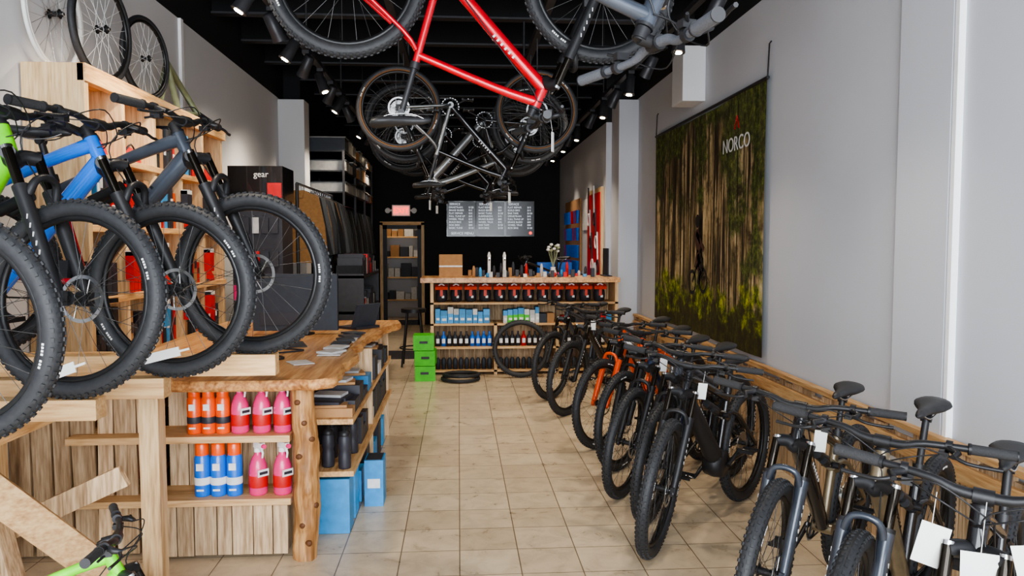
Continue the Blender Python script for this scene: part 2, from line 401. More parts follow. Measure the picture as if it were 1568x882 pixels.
# ------------------------------------------------------------------ room
def room():
    m,nt,b=base('floor_tile')
    tc=nd(nt,'ShaderNodeTexCoord')
    br=nd(nt,'ShaderNodeTexBrick',{'Vector':tc.outputs['Object'],'Color1':(*srgb(214,196,168),1),'Color2':(*srgb(198,178,150),1),'Mortar':(*srgb(128,110,90),1),'Scale':1.,'Mortar Size':.0034,'Mortar Smooth':.2,'Brick Width':.32,'Row Height':.32,'Bias':0.},offset=0.,squash=1.)
    no=nd(nt,'ShaderNodeTexNoise',{'Vector':tc.outputs['Object'],'Scale':7.,'Detail':8.,'Roughness':.65,'Distortion':.6})
    cr=ramp(nt,no.outputs['Fac'],[(.3,(.76,.74,.72)),(.55,(1,1,1)),(.75,(1.1,1.09,1.07))])
    mx=nd(nt,'ShaderNodeMixRGB',{'Fac':1.,'Color1':br.outputs['Color'],'Color2':cr},blend_type='MULTIPLY')
    nt.links.new(mx.outputs[0],b.inputs['Base Color'])
    rr=nd(nt,'ShaderNodeMapRange',{'Value':no.outputs['Fac'],'To Min':.2,'To Max':.4}); nt.links.new(rr.outputs[0],b.inputs['Roughness'])
    inv=nd(nt,'ShaderNodeMath',{0:1.,1:br.outputs['Fac']},operation='SUBTRACT')
    bp=nd(nt,'ShaderNodeBump',{'Height':inv.outputs[0],'Strength':.5,'Distance':.003}); nt.links.new(bp.outputs[0],b.inputs['Normal'])
    f=MB(); f.bx(-2.6,2.6,-1.8,18,-.1,0,m); f.obj('floor')
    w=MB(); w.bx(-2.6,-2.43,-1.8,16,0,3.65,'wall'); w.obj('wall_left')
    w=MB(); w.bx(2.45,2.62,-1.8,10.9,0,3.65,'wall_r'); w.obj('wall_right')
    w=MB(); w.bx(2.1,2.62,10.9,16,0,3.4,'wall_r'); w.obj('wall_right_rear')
    w=MB(); w.bx(-2.6,-2.43,-1.8,16,3.65,4.35,'black_wall'); w.bx(2.45,2.62,-1.8,10.9,3.65,4.35,'black_wall'); w.bx(2.1,2.62,10.9,16,3.4,4.35,'black_wall'); w.obj('wall_upper_black')
    w=MB(); w.bx(-2.43,-2.2,11.05,15.9,0,4.3,'black_wall'); w.obj('wall_left_rear')
    w=MB(); w.bx(-2.6,-1.6,15.9,16.05,0,4.3,'black_wall'); w.bx(-.7,2.62,15.9,16.05,0,4.3,'black_wall'); w.bx(-1.6,-.7,15.9,16.05,2.08,4.3,'black_wall'); w.obj('wall_back')
    w=MB(); w.bx(-2.2,-.2,17.6,17.7,0,2.6,'wall'); w.bx(-2.3,-2.2,16.05,17.7,0,2.6,'wall'); w.bx(-.2,-.1,16.05,17.7,0,2.6,'wall'); w.bx(-2.3,-.1,16.05,17.7,2.6,2.7,'wall'); w.obj('wall_stockroom')
    c=MB(); c.bx(-2.6,2.62,-1.8,16.05,4.3,4.4,'ceil'); c.obj('ceiling')
    j=MB()
    for i in range(15):
        y=.6+i*1.05; j.bx(-2.43,2.45,y,y+.06,3.98,4.25,'ceil'); j.bx(-2.43,2.45,y-.03,y+.09,3.96,3.98,'steel_dk')
        for k in range(8):
            x=-2.4+k*.6; j.beam((x,y+.03,4.02),(x+.3,y+.03,4.24),.02,.02,'steel_dk'); j.beam((x+.3,y+.03,4.24),(x+.6,y+.03,4.02),.02,.02,'steel_dk')
    j.obj('ceiling_joists')
    c=MB(); c.bx(-2.43,-2.08,10.7,11.05,0,3.63,'wall'); c.obj('wall_column_left',bevel=.004)
    c=MB(); c.bx(2.18,2.45,10.4,10.9,0,3.63,'wall_r'); c.obj('wall_column_right',bevel=.004)
    c=MB(); c.bx(2.22,2.45,7.57,7.95,3.10,3.64,'wall'); c.obj('wall_soffit_box',bevel=.004)
    c=MB(); c.bx(2.415,2.45,3.66,4.11,0,3.65,'wall_r'); c.obj('wall_pilaster_right')
    c=MB(); c.bx(2.415,2.45,3.615,3.645,0,3.65,'trimw'); c.obj('trim_1')
    c=MB(); c.bx(-2.43,-2.405,7.0,7.06,2.7,3.65,'trimw'); c.obj('trim_2')
    c=MB(); c.bx(-2.43,-2.415,-1.8,10.7,0,.1,'trimw'); c.obj('baseboard_left')
    c=MB(); c.bx(2.435,2.45,-1.8,10.4,0,.1,'trimw'); c.obj('baseboard_right')
    c=MB()
    for x in(-2.4,-.8,.8,2.4): c.bx(x-.03,x+.03,-1.78,-1.70,0,3.65,'steel_dk')
    for z in(.03,2.5,3.62): c.bx(-2.43,2.43,-1.78,-1.70,z-.03,z+.03,'steel_dk')
    c.obj('window_1')
    w=MB(); y=1.0
    while y<10.3:
        wd=random.uniform(.10,.16); h=.68+random.uniform(-.03,.02); w.bx(2.405,2.43,y,y+wd-.008,.0,h,'pallet'); y+=wd
    w.bx(2.37,2.405,1.0,10.3,.56,.64,'pine'); w.bx(2.37,2.43,1.0,10.3,.70,.73,'pine'); w.obj('trim_pallet_wainscot')
room()
# ------------------------------------------------------------------ banner
def banner():
    m,nt,b=base('forest_print')
    tc=nd(nt,'ShaderNodeTexCoord'); ob=tc.outputs['Object']
    sp=nd(nt,'ShaderNodeSeparateXYZ',{0:ob})
    def vs(s,o=(0,0,0)):
        a=nd(nt,'ShaderNodeVectorMath',{0:ob,1:s},operation='MULTIPLY').outputs[0]
        return nd(nt,'ShaderNodeVectorMath',{0:a,1:o},operation='ADD').outputs[0]
    def nz(s,sc,det=6.,ro=.6,o=(0,0,0),dist=0.): return nd(nt,'ShaderNodeTexNoise',{'Vector':vs(s,o),'Scale':sc,'Detail':det,'Roughness':ro,'Distortion':dist}).outputs['Fac']
    def mix(f,a,b_): return nd(nt,'ShaderNodeMixRGB',{'Fac':f,'Color1':a,'Color2':b_}).outputs[0]
    K=lambda v:(v,v,v)
    bgc=ramp(nt,nz((0,1.3,.45),2.4,7.,.7),[(.36,(.02,.024,.008)),(.47,(.17,.12,.05)),(.58,(.55,.42,.22)),(.7,(.75,.62,.40))])
    bark=ramp(nt,nz((0,30,3),1.,5.,.7),[(.35,(.008,.006,.003)),(.55,(.045,.030,.015)),(.7,(.17,.12,.06))])
    tm=ramp(nt,nz((0,7.5,.22),1.,2.,.5,(0,0,0)),[(.50,K(0)),(.515,K(1))])
    c=mix(tm,bgc,bark)
    bark2=ramp(nt,nz((0,40,5),1.,5.,.7),[(.35,(.15,.10,.05)),(.6,(.55,.40,.22))])
    tm2=ramp(nt,nz((0,12,.25),1.,1.,.5,(0,7.3,2)),[(.57,K(0)),(.585,K(1))])
    c=mix(tm2,c,bark2)
    leaf=ramp(nt,nz((0,1,.8),16.,10.,.8),[(.38,(.005,.008,.002)),(.5,(.04,.06,.008)),(.6,(.18,.22,.03)),(.72,(.5,.52,.2))])
    big=nz((0,1,1),2.2,6.,.6,(0,3,1))
    zz=nd(nt,'ShaderNodeMapRange',{'Value':sp.outputs[2],'From Min':-.4,'From Max':1.2,'To Min':-.13,'To Max':.13})
    ay=nd(nt,'ShaderNodeMath',{0:sp.outputs[1],1:.15},operation='SUBTRACT'); ay2=nd(nt,'ShaderNodeMath',{0:ay.outputs[0]},operation='ABSOLUTE')
    side=nd(nt,'ShaderNodeMapRange',{'Value':ay2.outputs[0],'From Min':.4,'From Max':1.7,'To Min':-.02,'To Max':.13})
    lf0=nd(nt,'ShaderNodeMath',{0:zz.outputs[0],1:side.outputs[0]},operation='ADD')
    lf=nd(nt,'ShaderNodeMath',{0:lf0.outputs[0],1:big},operation='ADD')
    c=mix(ramp(nt,lf.outputs[0],[(.52,K(0)),(.60,K(.9))]),c,leaf)
    gr=ramp(nt,nz((0,1.6,1.1),7.,10.,.78),[(.38,(.008,.012,.002)),(.48,(.08,.11,.006)),(.58,(.38,.42,.015)),(.70,(.85,.80,.08))])
    g2=nd(nt,'ShaderNodeMapRange',{'Value':sp.outputs[2],'From Min':-.85,'From Max':-.2,'To Min':.22,'To Max':-.26})
    lf2=nd(nt,'ShaderNodeMath',{0:g2.outputs[0],1:nz((0,1,1),2.8,6.,.6,(0,9,4))},operation='ADD')
    c=mix(ramp(nt,lf2.outputs[0],[(.50,K(0)),(.62,K(1))]),c,gr)
    dk=nz((0,1,1.4),3.5,6.,.65,(0,1,8))
    dz=nd(nt,'ShaderNodeMapRange',{'Value':sp.outputs[2],'From Min':-1.1,'From Max':-.6,'To Min':.30,'To Max':.0})
    lf3=nd(nt,'ShaderNodeMath',{0:dz.outputs[0],1:dk},operation='ADD')
    c=mix(ramp(nt,lf3.outputs[0],[(.55,K(0)),(.67,K(.88))]),c,(.028,.017,.006,1))
    nt.links.new(c,b.inputs['Base Color']); b.inputs['Roughness'].default_value=.75
    g=MB(); ny,nzz=60,30; vs_=[];fs=[]
    y0,y1,z0,z1=-1.68,1.68,-1.1,1.1
    for i in range(ny+1):
        for k in range(nzz+1):
            u=i/ny; v=k/nzz
            sag=.03*math.sin(u*math.pi)*v
            vs_.append((-.012*math.sin(u*9)*(1-v)*.8-.006*math.sin(u*23+v*3),y0+(y1-y0)*u,z0+(z1-z0)*v-sag))
    for i in range(ny):
        for k in range(nzz):
            a=i*(nzz+1)+k; fs.append((a,a+1,a+nzz+2,a+nzz+1))
    g.add(vs_,fs,m,True); o=g.obj('forest_banner'); o.matrix_basis=T(2.405,7.6,1.88)
    h=MB()
    h.cyl((0,-1.7,1.10),(0,1.7,1.10),.014,'blkm')
    for y in(-1.69,1.69): h.path([(0,y,1.10),(.01,y,1.36),(.025,y,1.38)],.006,'blkm',6)
    h.obj('hanging_rod',o)
    M['print_dark']=mat('print_dark',(.012,.010,.009),.8); M['print_skin']=mat('print_brown',(.06,.022,.016),.8)
    X=mat_axes((0,-1,0),(0,0,1),(-1,0,0),(-.022,-.05,-.30))@Matrix.Scale(1.5,4)
    r=MB()
    def pc(pts,rr,mt): 
        for i in range(len(pts)-1):
            a=V3((*pts[i],0)); c_=V3((*pts[i+1],0)); d=(c_-a).normalized(); n=V3((-d.y,d.x,0))*rr
            r.add([X@(a+n),X@(a-n),X@(c_-n),X@(c_+n)],[(0,1,2,3)],mt)
    def ci(x,y,rr,mt): r.add([X@V3((x+rr*math.cos(k*.524),y+rr*math.sin(k*.524),0)) for k in range(12)],[tuple(range(12))],mt)
    pc([(-.02,.16),(.03,.02),(-.01,-.10)],.045,'print_skin'); pc([(-.02,.14),(.10,.06),(.14,.03)],.02,'print_skin'); pc([(.02,0),(.07,-.10),(.03,-.20)],.028,'print_dark'); ci(.0,.22,.045,'print_dark')
    for (cx,cy) in((.13,-.17),(-.10,-.19)):
        pts=[(cx+.075*math.cos(k*.3927),cy+.075*math.sin(k*.3927)) for k in range(17)]; pc(pts,.012,'print_dark')
    pc([(-.1,-.19),(.0,-.08),(.12,-.02),(.13,-.17)],.012,'print_dark')
    r.obj('printed_rider',o)
    X=mat_axes((0,-1,0),(0,0,1),(-1,0,0),(-.03,-1.1,.66))
    text('NORCO','lettering',.175,'white',X,o)
    X.translation=(-.03,-1.12,.79)
    text('^','mark',.3,'red',X,o)
banner()
# ------------------------------------------------------------------ tracks & spots
M['bulb']=mat('lamp_glow',(1,.85,.6),.5,emit=30,ecol=(1,.82,.55))
M['head']=mat('spot_head_black',(.04,.04,.045),.4,.2)
def tracks():
    for nm,x,sx in(('track_light_rail',-1.33,-1),('track_light_rail',1.7,1)):
        r=empty(nm)
        b=MB(); b.bx(x-.025,x+.025,2.5,15.4,3.38,3.42,'head')
        for y in range(3,16,2): b.cyl((x,y,3.41),(x,y,4.3),.008,'steel_dk',n=8)
        b.obj('rail',r)
        ys=[3.6,4.4,5.1,5.75,6.4,7.0,7.7,8.3,8.9,9.5] if sx<0 else [4.1,5.0,5.9,6.8,7.6,8.3,9.0,9.8]
        ys+= [11,11.7,12.4,13.1,13.8,14.6]
        for i,y in enumerate(ys):
            ty=.45 if i%2 else -.12
            if sx<0: d=V3((-.45 if i%3 else .3,ty,-.8)).normalized()
            else: d=V3((-.35 if i%2 else -.1,ty,-.85)).normalized()
            p=V3((x,y,3.27)); b=MB(); b.cyl((x,y,3.38),p,.014,'head',n=8); b.bx(x-.03,x+.03,y-.06,y+.06,3.35,3.385,'head')
            b.path([p-d*.08,p-d*.07,p+d*.07,p+d*.12],[.03,.045,.048,.054],'head',16); b.path([p+d*.121,p+d*.124],.030,'bulb',16)
            b.obj('spot_head',r)
            if y>10.5 and i%2: continue
            l=bpy.data.lights.new('spot','SPOT'); l.energy=75; l.color=(1,.86,.68); l.spot_size=D(100); l.spot_blend=.9; l.shadow_soft_size=.05
            lo=bpy.data.objects.new('spot_lamp',l); bpy.context.scene.collection.objects.link(lo); lo.parent=r
            lo.location=p+d*.14; lo.rotation_mode='QUATERNION'; lo.rotation_quaternion=d.to_track_quat('-Z','Y')
tracks()
b=MB()
for x in(-.5,.68):
    b.bx(x-.03,x+.03,1.2,9.4,3.44,3.50,'steel_dk')
    for y in range(2,10,2): b.cyl((x,y,3.5),(x,y,4.3),.012,'steel_dk',n=8)
for y in(2.1,3.65,6.7,7.3,8.4,8.95):
    for x in(-.5,.68): b.path([(x,y-.04,3.44),(x,y-.04,3.2),(x,y,3.17),(x,y+.04,3.2)],.006,'steel_dk',6)
b.obj('ceiling_bike_rack')
# ------------------------------------------------------------------ left wheels & shelf
M['pk']=mat('pink_liquid',srgb(235,62,128),.25,var=.05,coat=.3)
M['org']=mat('orange_can',srgb(236,88,18),.3,coat=.3); M['blc']=mat('blue_can',srgb(20,110,215),.3,coat=.3)
M['labw']=mat('label_white',(.8,.8,.8),.5); M['labk']=mat('label_dark',(.03,.03,.04),.5)
M['card']=mat('cardboard',srgb(172,130,88),.8,var=.08,island=.12)
M['redm']=mat('red_plastic',srgb(200,26,26),.5); M['redo']=mat('red_orange_card',srgb(205,62,38),.5); M['cloth']=mat('dark_cloth',(.016,.017,.02),.95,bump=.4,scale=40,island=.6)
M['cloth2']=mat('tan_cloth',srgb(125,92,56),.95,bump=.4,scale=40); M['cloth3']=mat('grey_cloth',(.06,.065,.07),.95,bump=.4,scale=40)
M['grn']=mat('green_box_card',srgb(70,190,35),.5); M['slate']=mat('slate_panel',srgb(48,54,64),.6)
M['bluebox']=mat('blue_box_card',srgb(60,145,205),.5,island=.3); M['wbox']=mat('white_box_card',(.55,.55,.55),.6,island=.2)
M['bin']=mat('translucent_bin',(.36,.36,.35),.3,island=.25)
M['olive']=mat('olive_paint',srgb(150,158,125),.4); M['yel']=mat('yellow_card',srgb(225,190,50),.5)
cols=['redm','bluebox','wbox','card','labk','org','slate','cloth','labk','slate']
def shelf_left():
    b=MB(); x0,x1=-2.42,-2.1
    ys=[4.55,5.05,5.55,6.05,6.55,7.05]; zs=[.1,.55,.95,1.35,1.78,2.2,2.66]
    for y in ys: b.bx(x0,x1,y-.02,y+.02,0,2.66,'pine_z')
    for z in zs: b.bx(x0,x1+.015,4.53,7.07,z-.02,z+.02,'pine')
    b.bx(x0,x0+.012,4.55,7.05,0,2.66,'pine_z'); b.bx(x0,x1+.02,4.50,4.55,0,2.70,'pine_z')
    b.bx(x1-.02,x1+.03,4.5,7.08,2.60,2.70,'pine')
    b.obj('cubby_shelf',bevel=.003)
    hel={(1,5),(2,3),(3,4),(4,3),(4,5),(0,5)}
    c=MB()
    for i in range(5):
        for k in range(6):
            if (i,k) in hel: continue
            y=ys[i]+.04; z=zs[k]+.021
            while y<ys[i+1]-.08:
                w=random.uniform(.035,.09); h=random.uniform(.16,.35); d=random.uniform(.15,.27)
                if y+w>ys[i+1]-.03: break
                mt=random.choice(cols+['redm','redm'])
                c.box((x1-.03-d/2,y+w/2,z+h/2),(d,w,h),mt); c.box((x1-.028,y+w/2,z+h*.6),(.003,w*.7,h*.25),random.choice(['labw','labk','labk'])); y+=w+random.uniform(.003,.02)
    c.obj('shelf_merchandise')
    # packaged accessories hanging on the shelf face
    c=MB()
    for y,z in((5.05,2.1),(5.05,1.65),(5.55,2.1),(5.55,1.7),(6.05,2.1),(6.05,1.65),(6.55,2.1),(6.55,1.65),(5.55,1.3),(6.05,1.3),(6.55,1.3)):
        c.cyl((x1,y,z),(x1+.06,y,z),.003,'chrome',n=6)
        c.box((x1+.03,y,z-.10),(.05,.10,.18),random.choice(['redm','labk','redm','bluebox','labk'])); c.box((x1+.03,y,z-.02),(.052,.10,.03),'labw')
    c.obj('hanging_accessories')
    hb=MB()
    rs=[]
    for i in range(8):
        t=i/7*math.pi/2; rs.append([V3((.10*math.cos(t)*math.cos(a)*1.0,.14*math.cos(t)*math.sin(a),.12*math.sin(t))) for a in [2*math.pi*k/20 for k in range(20)]])
    hb.rings(rs,'redm'); 
    for k in(-1,0,1): hb.path([(k*.04,-.13,.03),(k*.05,0,.128),(k*.04,.13,.03)],.006,'labk',6,smooth_path=4)
    hb.path([(-.09,-.10,.01),(0,-.19,-.0),(.09,-.10,.01)],[.008,.01,.008],'labk',8,smooth_path=4)
    me=hb.mesh('helmet')
    for (i,k) in sorted(hel): inst(me,'cycling_helmet',T(-2.22,ys[i]+.27,zs[k]+.021))
    wm=wheel_mesh('road_wheel',R=.34,w=.02,knob=False,rotor=False,label=False,spoke='labw')
    wm2=wheel_mesh('white_wheel',R=.34,w=.012,knob=False,rotor=False,label=False,tire='white',rimm='white',spoke='rotor')
    inst(wm,'bicycle_wheel',T(-2.24,5.10,3.04)@Matrix.Rotation(D(84),4,'Z')) 
    inst(wm,'bicycle_wheel',T(-2.20,5.68,2.995)@Matrix.Rotation(D(80),4,'Z')@Matrix.Scale(.86,4))
    inst(wm2,'bicycle_wheel',T(-2.365,4.78,3.04)@Matrix.Rotation(D(90),4,'Z'))
    f=MB(); f.path([(-2.3,6.15,2.72),(-2.28,6.3,3.1),(-2.2,6.75,2.78),(-2.3,6.15,2.72)],.03,'olive',8); f.path([(-2.28,6.3,3.1),(-2.25,6.45,2.74)],.025,'olive',8); f.path([(-2.2,6.75,2.78),(-2.15,7.0,2.73)],.03,'labk',8)
    f.obj('bicycle_frame_set')
shelf_left()
# ------------------------------------------------------------------ live-edge counter
def counter():
    r=empty('live_edge_counter')
    out=[]
    def nz(t): return noise.noise(V3((t*1.7,3.1,0)))
    for i in range(41):
        y=3.93+(6.98-3.93)*i/40; out.append((-.66+.10*nz(y*1.2)+.035*nz(y*6)+(.12 if y>6.2 else 0)*min(1,(y-6.2)/.5)+(-.10 if i==0 else 0),y))
    for i in range(12): out.append((-.60-1.45*(i+1)/12,6.98+.02*nz(i)))
    out.append((-2.06,6.9)); out.append((-2.06,4.35)); out.append((-1.55,4.3))
    for i in range(12): out.append((-1.55+.85*i/12,3.95+.03*nz(i*2.2)-.02*math.sin(i/12*3.1)))
    b=MB(); n=len(out); cx=-1.3;cy=5.4
    def ring(s,z): return [V3((cx+(p[0]-cx)*s,cy+(p[1]-cy)*s,z)) for p in out]
    R=[ring(.985,.94),ring(1.003,.955),ring(1.0,.985),ring(.992,.998)]
    b.rings(R,'slabedge',True,False); b.add(R[-1],[tuple(range(n))],'slab'); b.add(R[0],[tuple(range(n-1,-1,-1))],'slab')
    b.obj('slab_top',r)
    M['knot']=mat('log_knot',srgb(96,58,30),.6)
    rs=[]
    for i in range(60):
        z=.0+.945*i/59; ring_=[]
        for k in range(28):
            a=2*math.pi*k/28; q=V3((math.cos(a)*1.5,math.sin(a)*1.5,z*7)); rad=.066+.014*noise.noise(q)+.004*noise.noise(q*4)
            for kz,ka in((.2,4.6),(.38,5.0),(.57,4.4),(.75,4.9),(.3,5.6),(.66,5.4)):
                dd=((z-kz)/.03)**2+((a-ka)/.3)**2
                if dd<4: rad+=.012*math.exp(-dd)
            ring_.append(V3((-.83+.01*math.sin(z*4)+rad*math.cos(a),4.13+rad*math.sin(a),z)))
        rs.append(ring_)
    b=MB(); b.rings(rs,'log')
    for kz,ka in((.2,4.6),(.38,5.0),(.57,4.4),(.75,4.9),(.3,5.6),(.66,5.4),(.86,4.5),(.10,5.1)):
        c0=V3((-.83+.01*math.sin(kz*4)+.074*math.cos(ka),4.13+.074*math.sin(ka),kz)); dd=V3((math.cos(ka),math.sin(ka),0)); b.path([c0-dd*.02,c0+dd*.0065,c0+dd*.008],[.018,.014,.006],'knot',12)
    b.obj('log_post',r)
    b=MB(); x=-1.62
    while x<-.93:
        w=random.uniform(.07,.13); w=min(w,-.92-x); b.bx(x,x+w-.006,4.36+random.uniform(0,.012),4.39,.0,.94,'pallet'); x+=w
    x=-1.62
    while x<-.93:
        w=random.uniform(.07,.12); w=min(w,-.92-x); b.bx(x,x+w-.006,4.13+random.uniform(0,.012),4.16,.02,.30,'pallet'); x+=w
    b.bx(-2.05,-.90,4.10,4.37,.30,.335,'pine_x'); b.bx(-2.05,-.90,4.10,4.37,.64,.675,'pine_x')
    y=4.25
    while y<6.85:
        w=random.uniform(.09,.15); b.bx(-.97,-.945,y,y+w-.008,0,.94,'pallet'); y+=w
    for z in(.40,.70): b.bx(-.95,-.60,4.35,6.8,z-.03,z,'pine')
    for y in(5.5,6.75): b.bx(-.95,-.62,y,y+.03,0,.94,'pallet')
    b.bx(-.95,-.90,4.36,4.39,0,.94,'pallet')
    b.obj('shelf_boards',r)
counter()
def bottles():
    p=MB()
    p.lathe([(.0,0),(.040,0),(.045,.01),(.045,.12),(.042,.15),(.028,.19),(.016,.205),(.016,.22)],(0,0,0),'pk',20)
    p.lathe([(.0455,.04),(.0465,.045),(.0465,.095),(.0455,.10)],(0,0,0),'redm',20,caps=False)
    p.box((0,-.046,.115),(.06,.004,.035),'labw'); p.box((0,-.0485,.115),(.045,.003,.014),'labk')
    p.cyl((0,0,.215),(0,0,.235),.019,'labw'); p.box((0,-.012,.25),(.022,.07,.03),'labw'); p.cyl((0,-.045,.25),(0,-.062,.25),.011,'pk')
    p.path([(0,-.03,.24),(0,-.045,.215),(0,-.04,.19)],[.007,.006,.005],'labw',6)
    pm=p.mesh('spray_bottle')
    def can(bd,cap):
        c=MB(); c.lathe([(0,0),(.032,0),(.033,.005),(.033,.165),(.026,.18)],(0,0,0),bd,20); c.lathe([(.027,.175),(.028,.18),(.028,.225),(.022,.235),(.0,.236)],(0,0,0),cap,20)
        c.lathe([(.0335,.05),(.034,.052),(.034,.08),(.0335,.082)],(0,0,0),'labw' if bd=='blc' else 'labk',20,caps=False); c.box((0,-.034,.13),(.03,.003,.03),'labw'); c.box((0,-.034,.03),(.03,.003,.008),'labw'); return c.mesh('aerosol_can')
    oc=can('org','org'); bc=can('blc','org')
    for x in(-1.42,-1.345,-1.27): inst(oc,'aerosol_can',T(x,4.19,.675)@Matrix.Scale(1.12,4))
    for x in(-1.18,-1.065,-.955): inst(pm,'spray_bottle',T(x,4.19,.675)@Matrix.Rotation(.9,4,'Z')@Matrix.Scale(1.04,4))
    for x in(-1.385,-1.30,-1.215): inst(bc,'aerosol_can',T(x,4.19,.335)@Matrix.Scale(1.25,4))
    for x in(-1.09,-.96): inst(pm,'spray_bottle',T(x,4.19,.335)@Matrix.Rotation(.8,4,'Z')@Matrix.Scale(1.08,4))
    w=MB(); w.lathe([(0,0),(.034,0),(.036,.01),(.036,.08),(.03,.10),(.036,.12),(.036,.17),(.028,.19)],(0,0,0),'labk',20); w.lathe([(.03,.188),(.032,.195),(.028,.215),(.012,.22),(.010,.245),(0,.246)],(0,0,0),'blkm',20)
    wm=w.mesh('water_bottle')
    for x,y in((-.66,4.42),(-.68,4.57),(-.66,4.75),(-.76,4.46),(-.77,4.65),(-.86,4.5)): inst(wm,'water_bottle',T(x,y,.40))
    g=MB(); y=4.95
    while y<6.6:
        a=random.uniform(.06,.14); h=random.uniform(.08,.22)
        if abs(y+a/2-5.51)>.12: g.bx(-.9,-.63,y,y+a,.40,.40+h,random.choice(['labk','slate','labk','redm','wbox']))
        y+=a+.02
    for y,h,mt in((4.40,.05,'card'),(4.52,.07,'labk'),(4.74,.12,'labk'),(4.96,.05,'slate'),(5.18,.10,'bluebox'),(5.6,.16,'labk'),(5.85,.08,'wbox'),(6.1,.15,'labk'),(6.4,.12,'slate')):
        g.bx(-.9,-.61,y,y+.11 if y<4.5 else y+.19,.70,.70+h,mt); g.box((-.75,y+.09,.70+h+.008),(.2,.15,.015),random.choice(['labk','wbox','card','grn']),Matrix.Rotation(random.uniform(-.3,.3),3,'Z'))
        g.box((-.77,y+.09,.70+h+.024),(.18,.13,.015),random.choice(['labk','wbox','slate']),Matrix.Rotation(random.uniform(-.3,.3),3,'Z'))
    for y in(4.45,4.7,5.0,5.3,5.8,6.1,6.4): g.bx(-.9,-.64,y,y+.17,.002,.002+random.uniform(.15,.33),random.choice(['slate','labk','bluebox','labk']))
    g.obj('shelf_merchandise')
    g=MB(); g.box((-.55,5.0,.15),(.12,.18,.30),'bluebox'); g.box((-.55,5.0,.302),(.10,.16,.004),'slate'); g.box((-.55,4.908,.15),(.08,.003,.06),'labw')
    g.obj('storage_box')
    g=MB()
    for i in range(6):
        y=4.85+i*.2
        g.box((-.80,y,1.005),(.14,.19,.006),random.choice(['wbox','labk','card'])); 
        g.box((-.80,y+.02,1.014),(.12,.15,.012),random.choice(['slate','wbox','labk','redm']),Matrix.Rotation(.25*(i-2),3,'Z'))
    g.obj('brochure_stack')
bottles()
# ------------------------------------------------------------------ platform for bikes (wood rack)
def rack():
    b=MB(); L=-2.405
    b.bx(L,-1.36,2.95,3.04,1.03,1.11,'pine_x'); b.bx(L,-1.28,3.40,3.49,1.02,1.11,'pine_x')
    b.bx(L,-1.55,2.50,2.59,.97,1.05,'pine_x')
    b.bx(L,-.88,3.73,3.81,1.06,1.162,'pine_x')
    for y in(3.98,4.2): b.bx(L,-1.6,y,y+.07,1.03,1.11,'pine_x')
    for x in(-2.2,-1.75): b.bx(x-.04,x+.04,2.5,3.9,.94,1.03,'pine')
    for x,y in((-1.45,3.70),(-2.35,2.55),(-2.35,4.0)):
        b.bx(x-.045,x+.045,y-.045,y+.045,0,1.06,'pine_z')
    b.beam((-2.0,3.0,.94),(-1.35,3.45,.05),.05,.13,'pine_x'); b.beam((-2.36,3.6,.25),(-1.55,3.62,.62),.04,.10,'pallet')
    b.beam((-1.95,3.5,.02),(-2.15,3.5,.95),.12,.03,'pallet'); b.beam((-2.36,2.75,.1),(-1.85,3.05,.95),.05,.12,'pallet')
    for q in((-1.9,3.04,.80),(-1.42,3.38,.17)): b.cyl(q,(q[0]-.02,q[1]-.06,q[2]),.012,'chrome',n=8)
    x=-2.40
    while x<-1.66:
        w=random.uniform(.09,.14); b.box((x+w/2,4.22,.47),(w-.012,.022,.92),'pallet',Matrix.Rotation(random.uniform(-.03,.03),3,'Y')); x+=w
    b.beam((-1.95,3.2,.0),(-2.05,3.2,.93),.10,.04,'pine_z')
    b.obj('bike_display_platform',bevel=.003)
rack()
b=MB()
b.bx(-1.25,-1.02,4.1,4.35,.999,1.002,'white'); b.box((-1.15,5.3,1.003),(.2,.28,.004),'labk',Matrix.Rotation(.3,3,'Z')); b.box((-.92,4.5,1.003),(.12,.16,.004),'wbox',Matrix.Rotation(.5,3,'Z'))
b.path([(-1.25,4.5,1.006),(-1.05,4.65,1.006),(-1.15,4.85,1.006),(-1.0,5.0,1.006),(-1.2,5.1,1.006)],.006,'labk',6,smooth_path=5)
b.obj('paper_sheets')
b=MB(); b.bx(-1.55,-.92,5.9,5.96,1.03,1.46,'slate'); b.cyl((-1.22,5.93,1.0),(-1.22,5.93,1.05),.02,'blkm'); b.cyl((-1.22,5.93,.998),(-1.22,5.93,1.01),.12,'blkm'); b.cyl((-1.13,5.9,1.19),(-1.13,5.895,1.19),.04,'labw',n=6); b.box((-1.35,5.897,1.12),(.3,.004,.1),'labk')
b.obj('computer_monitor',bevel=.004)
b=MB(); b.box((-.82,6.35,1.009),(.26,.22,.018),'labk',Matrix.Rotation(.9,3,'Z')); b.box((-.75,6.26,1.11),(.26,.012,.2),'slate',Matrix.Rotation(.9,3,'Z')@Matrix.Rotation(.35,3,'X')); b.obj('laptop')
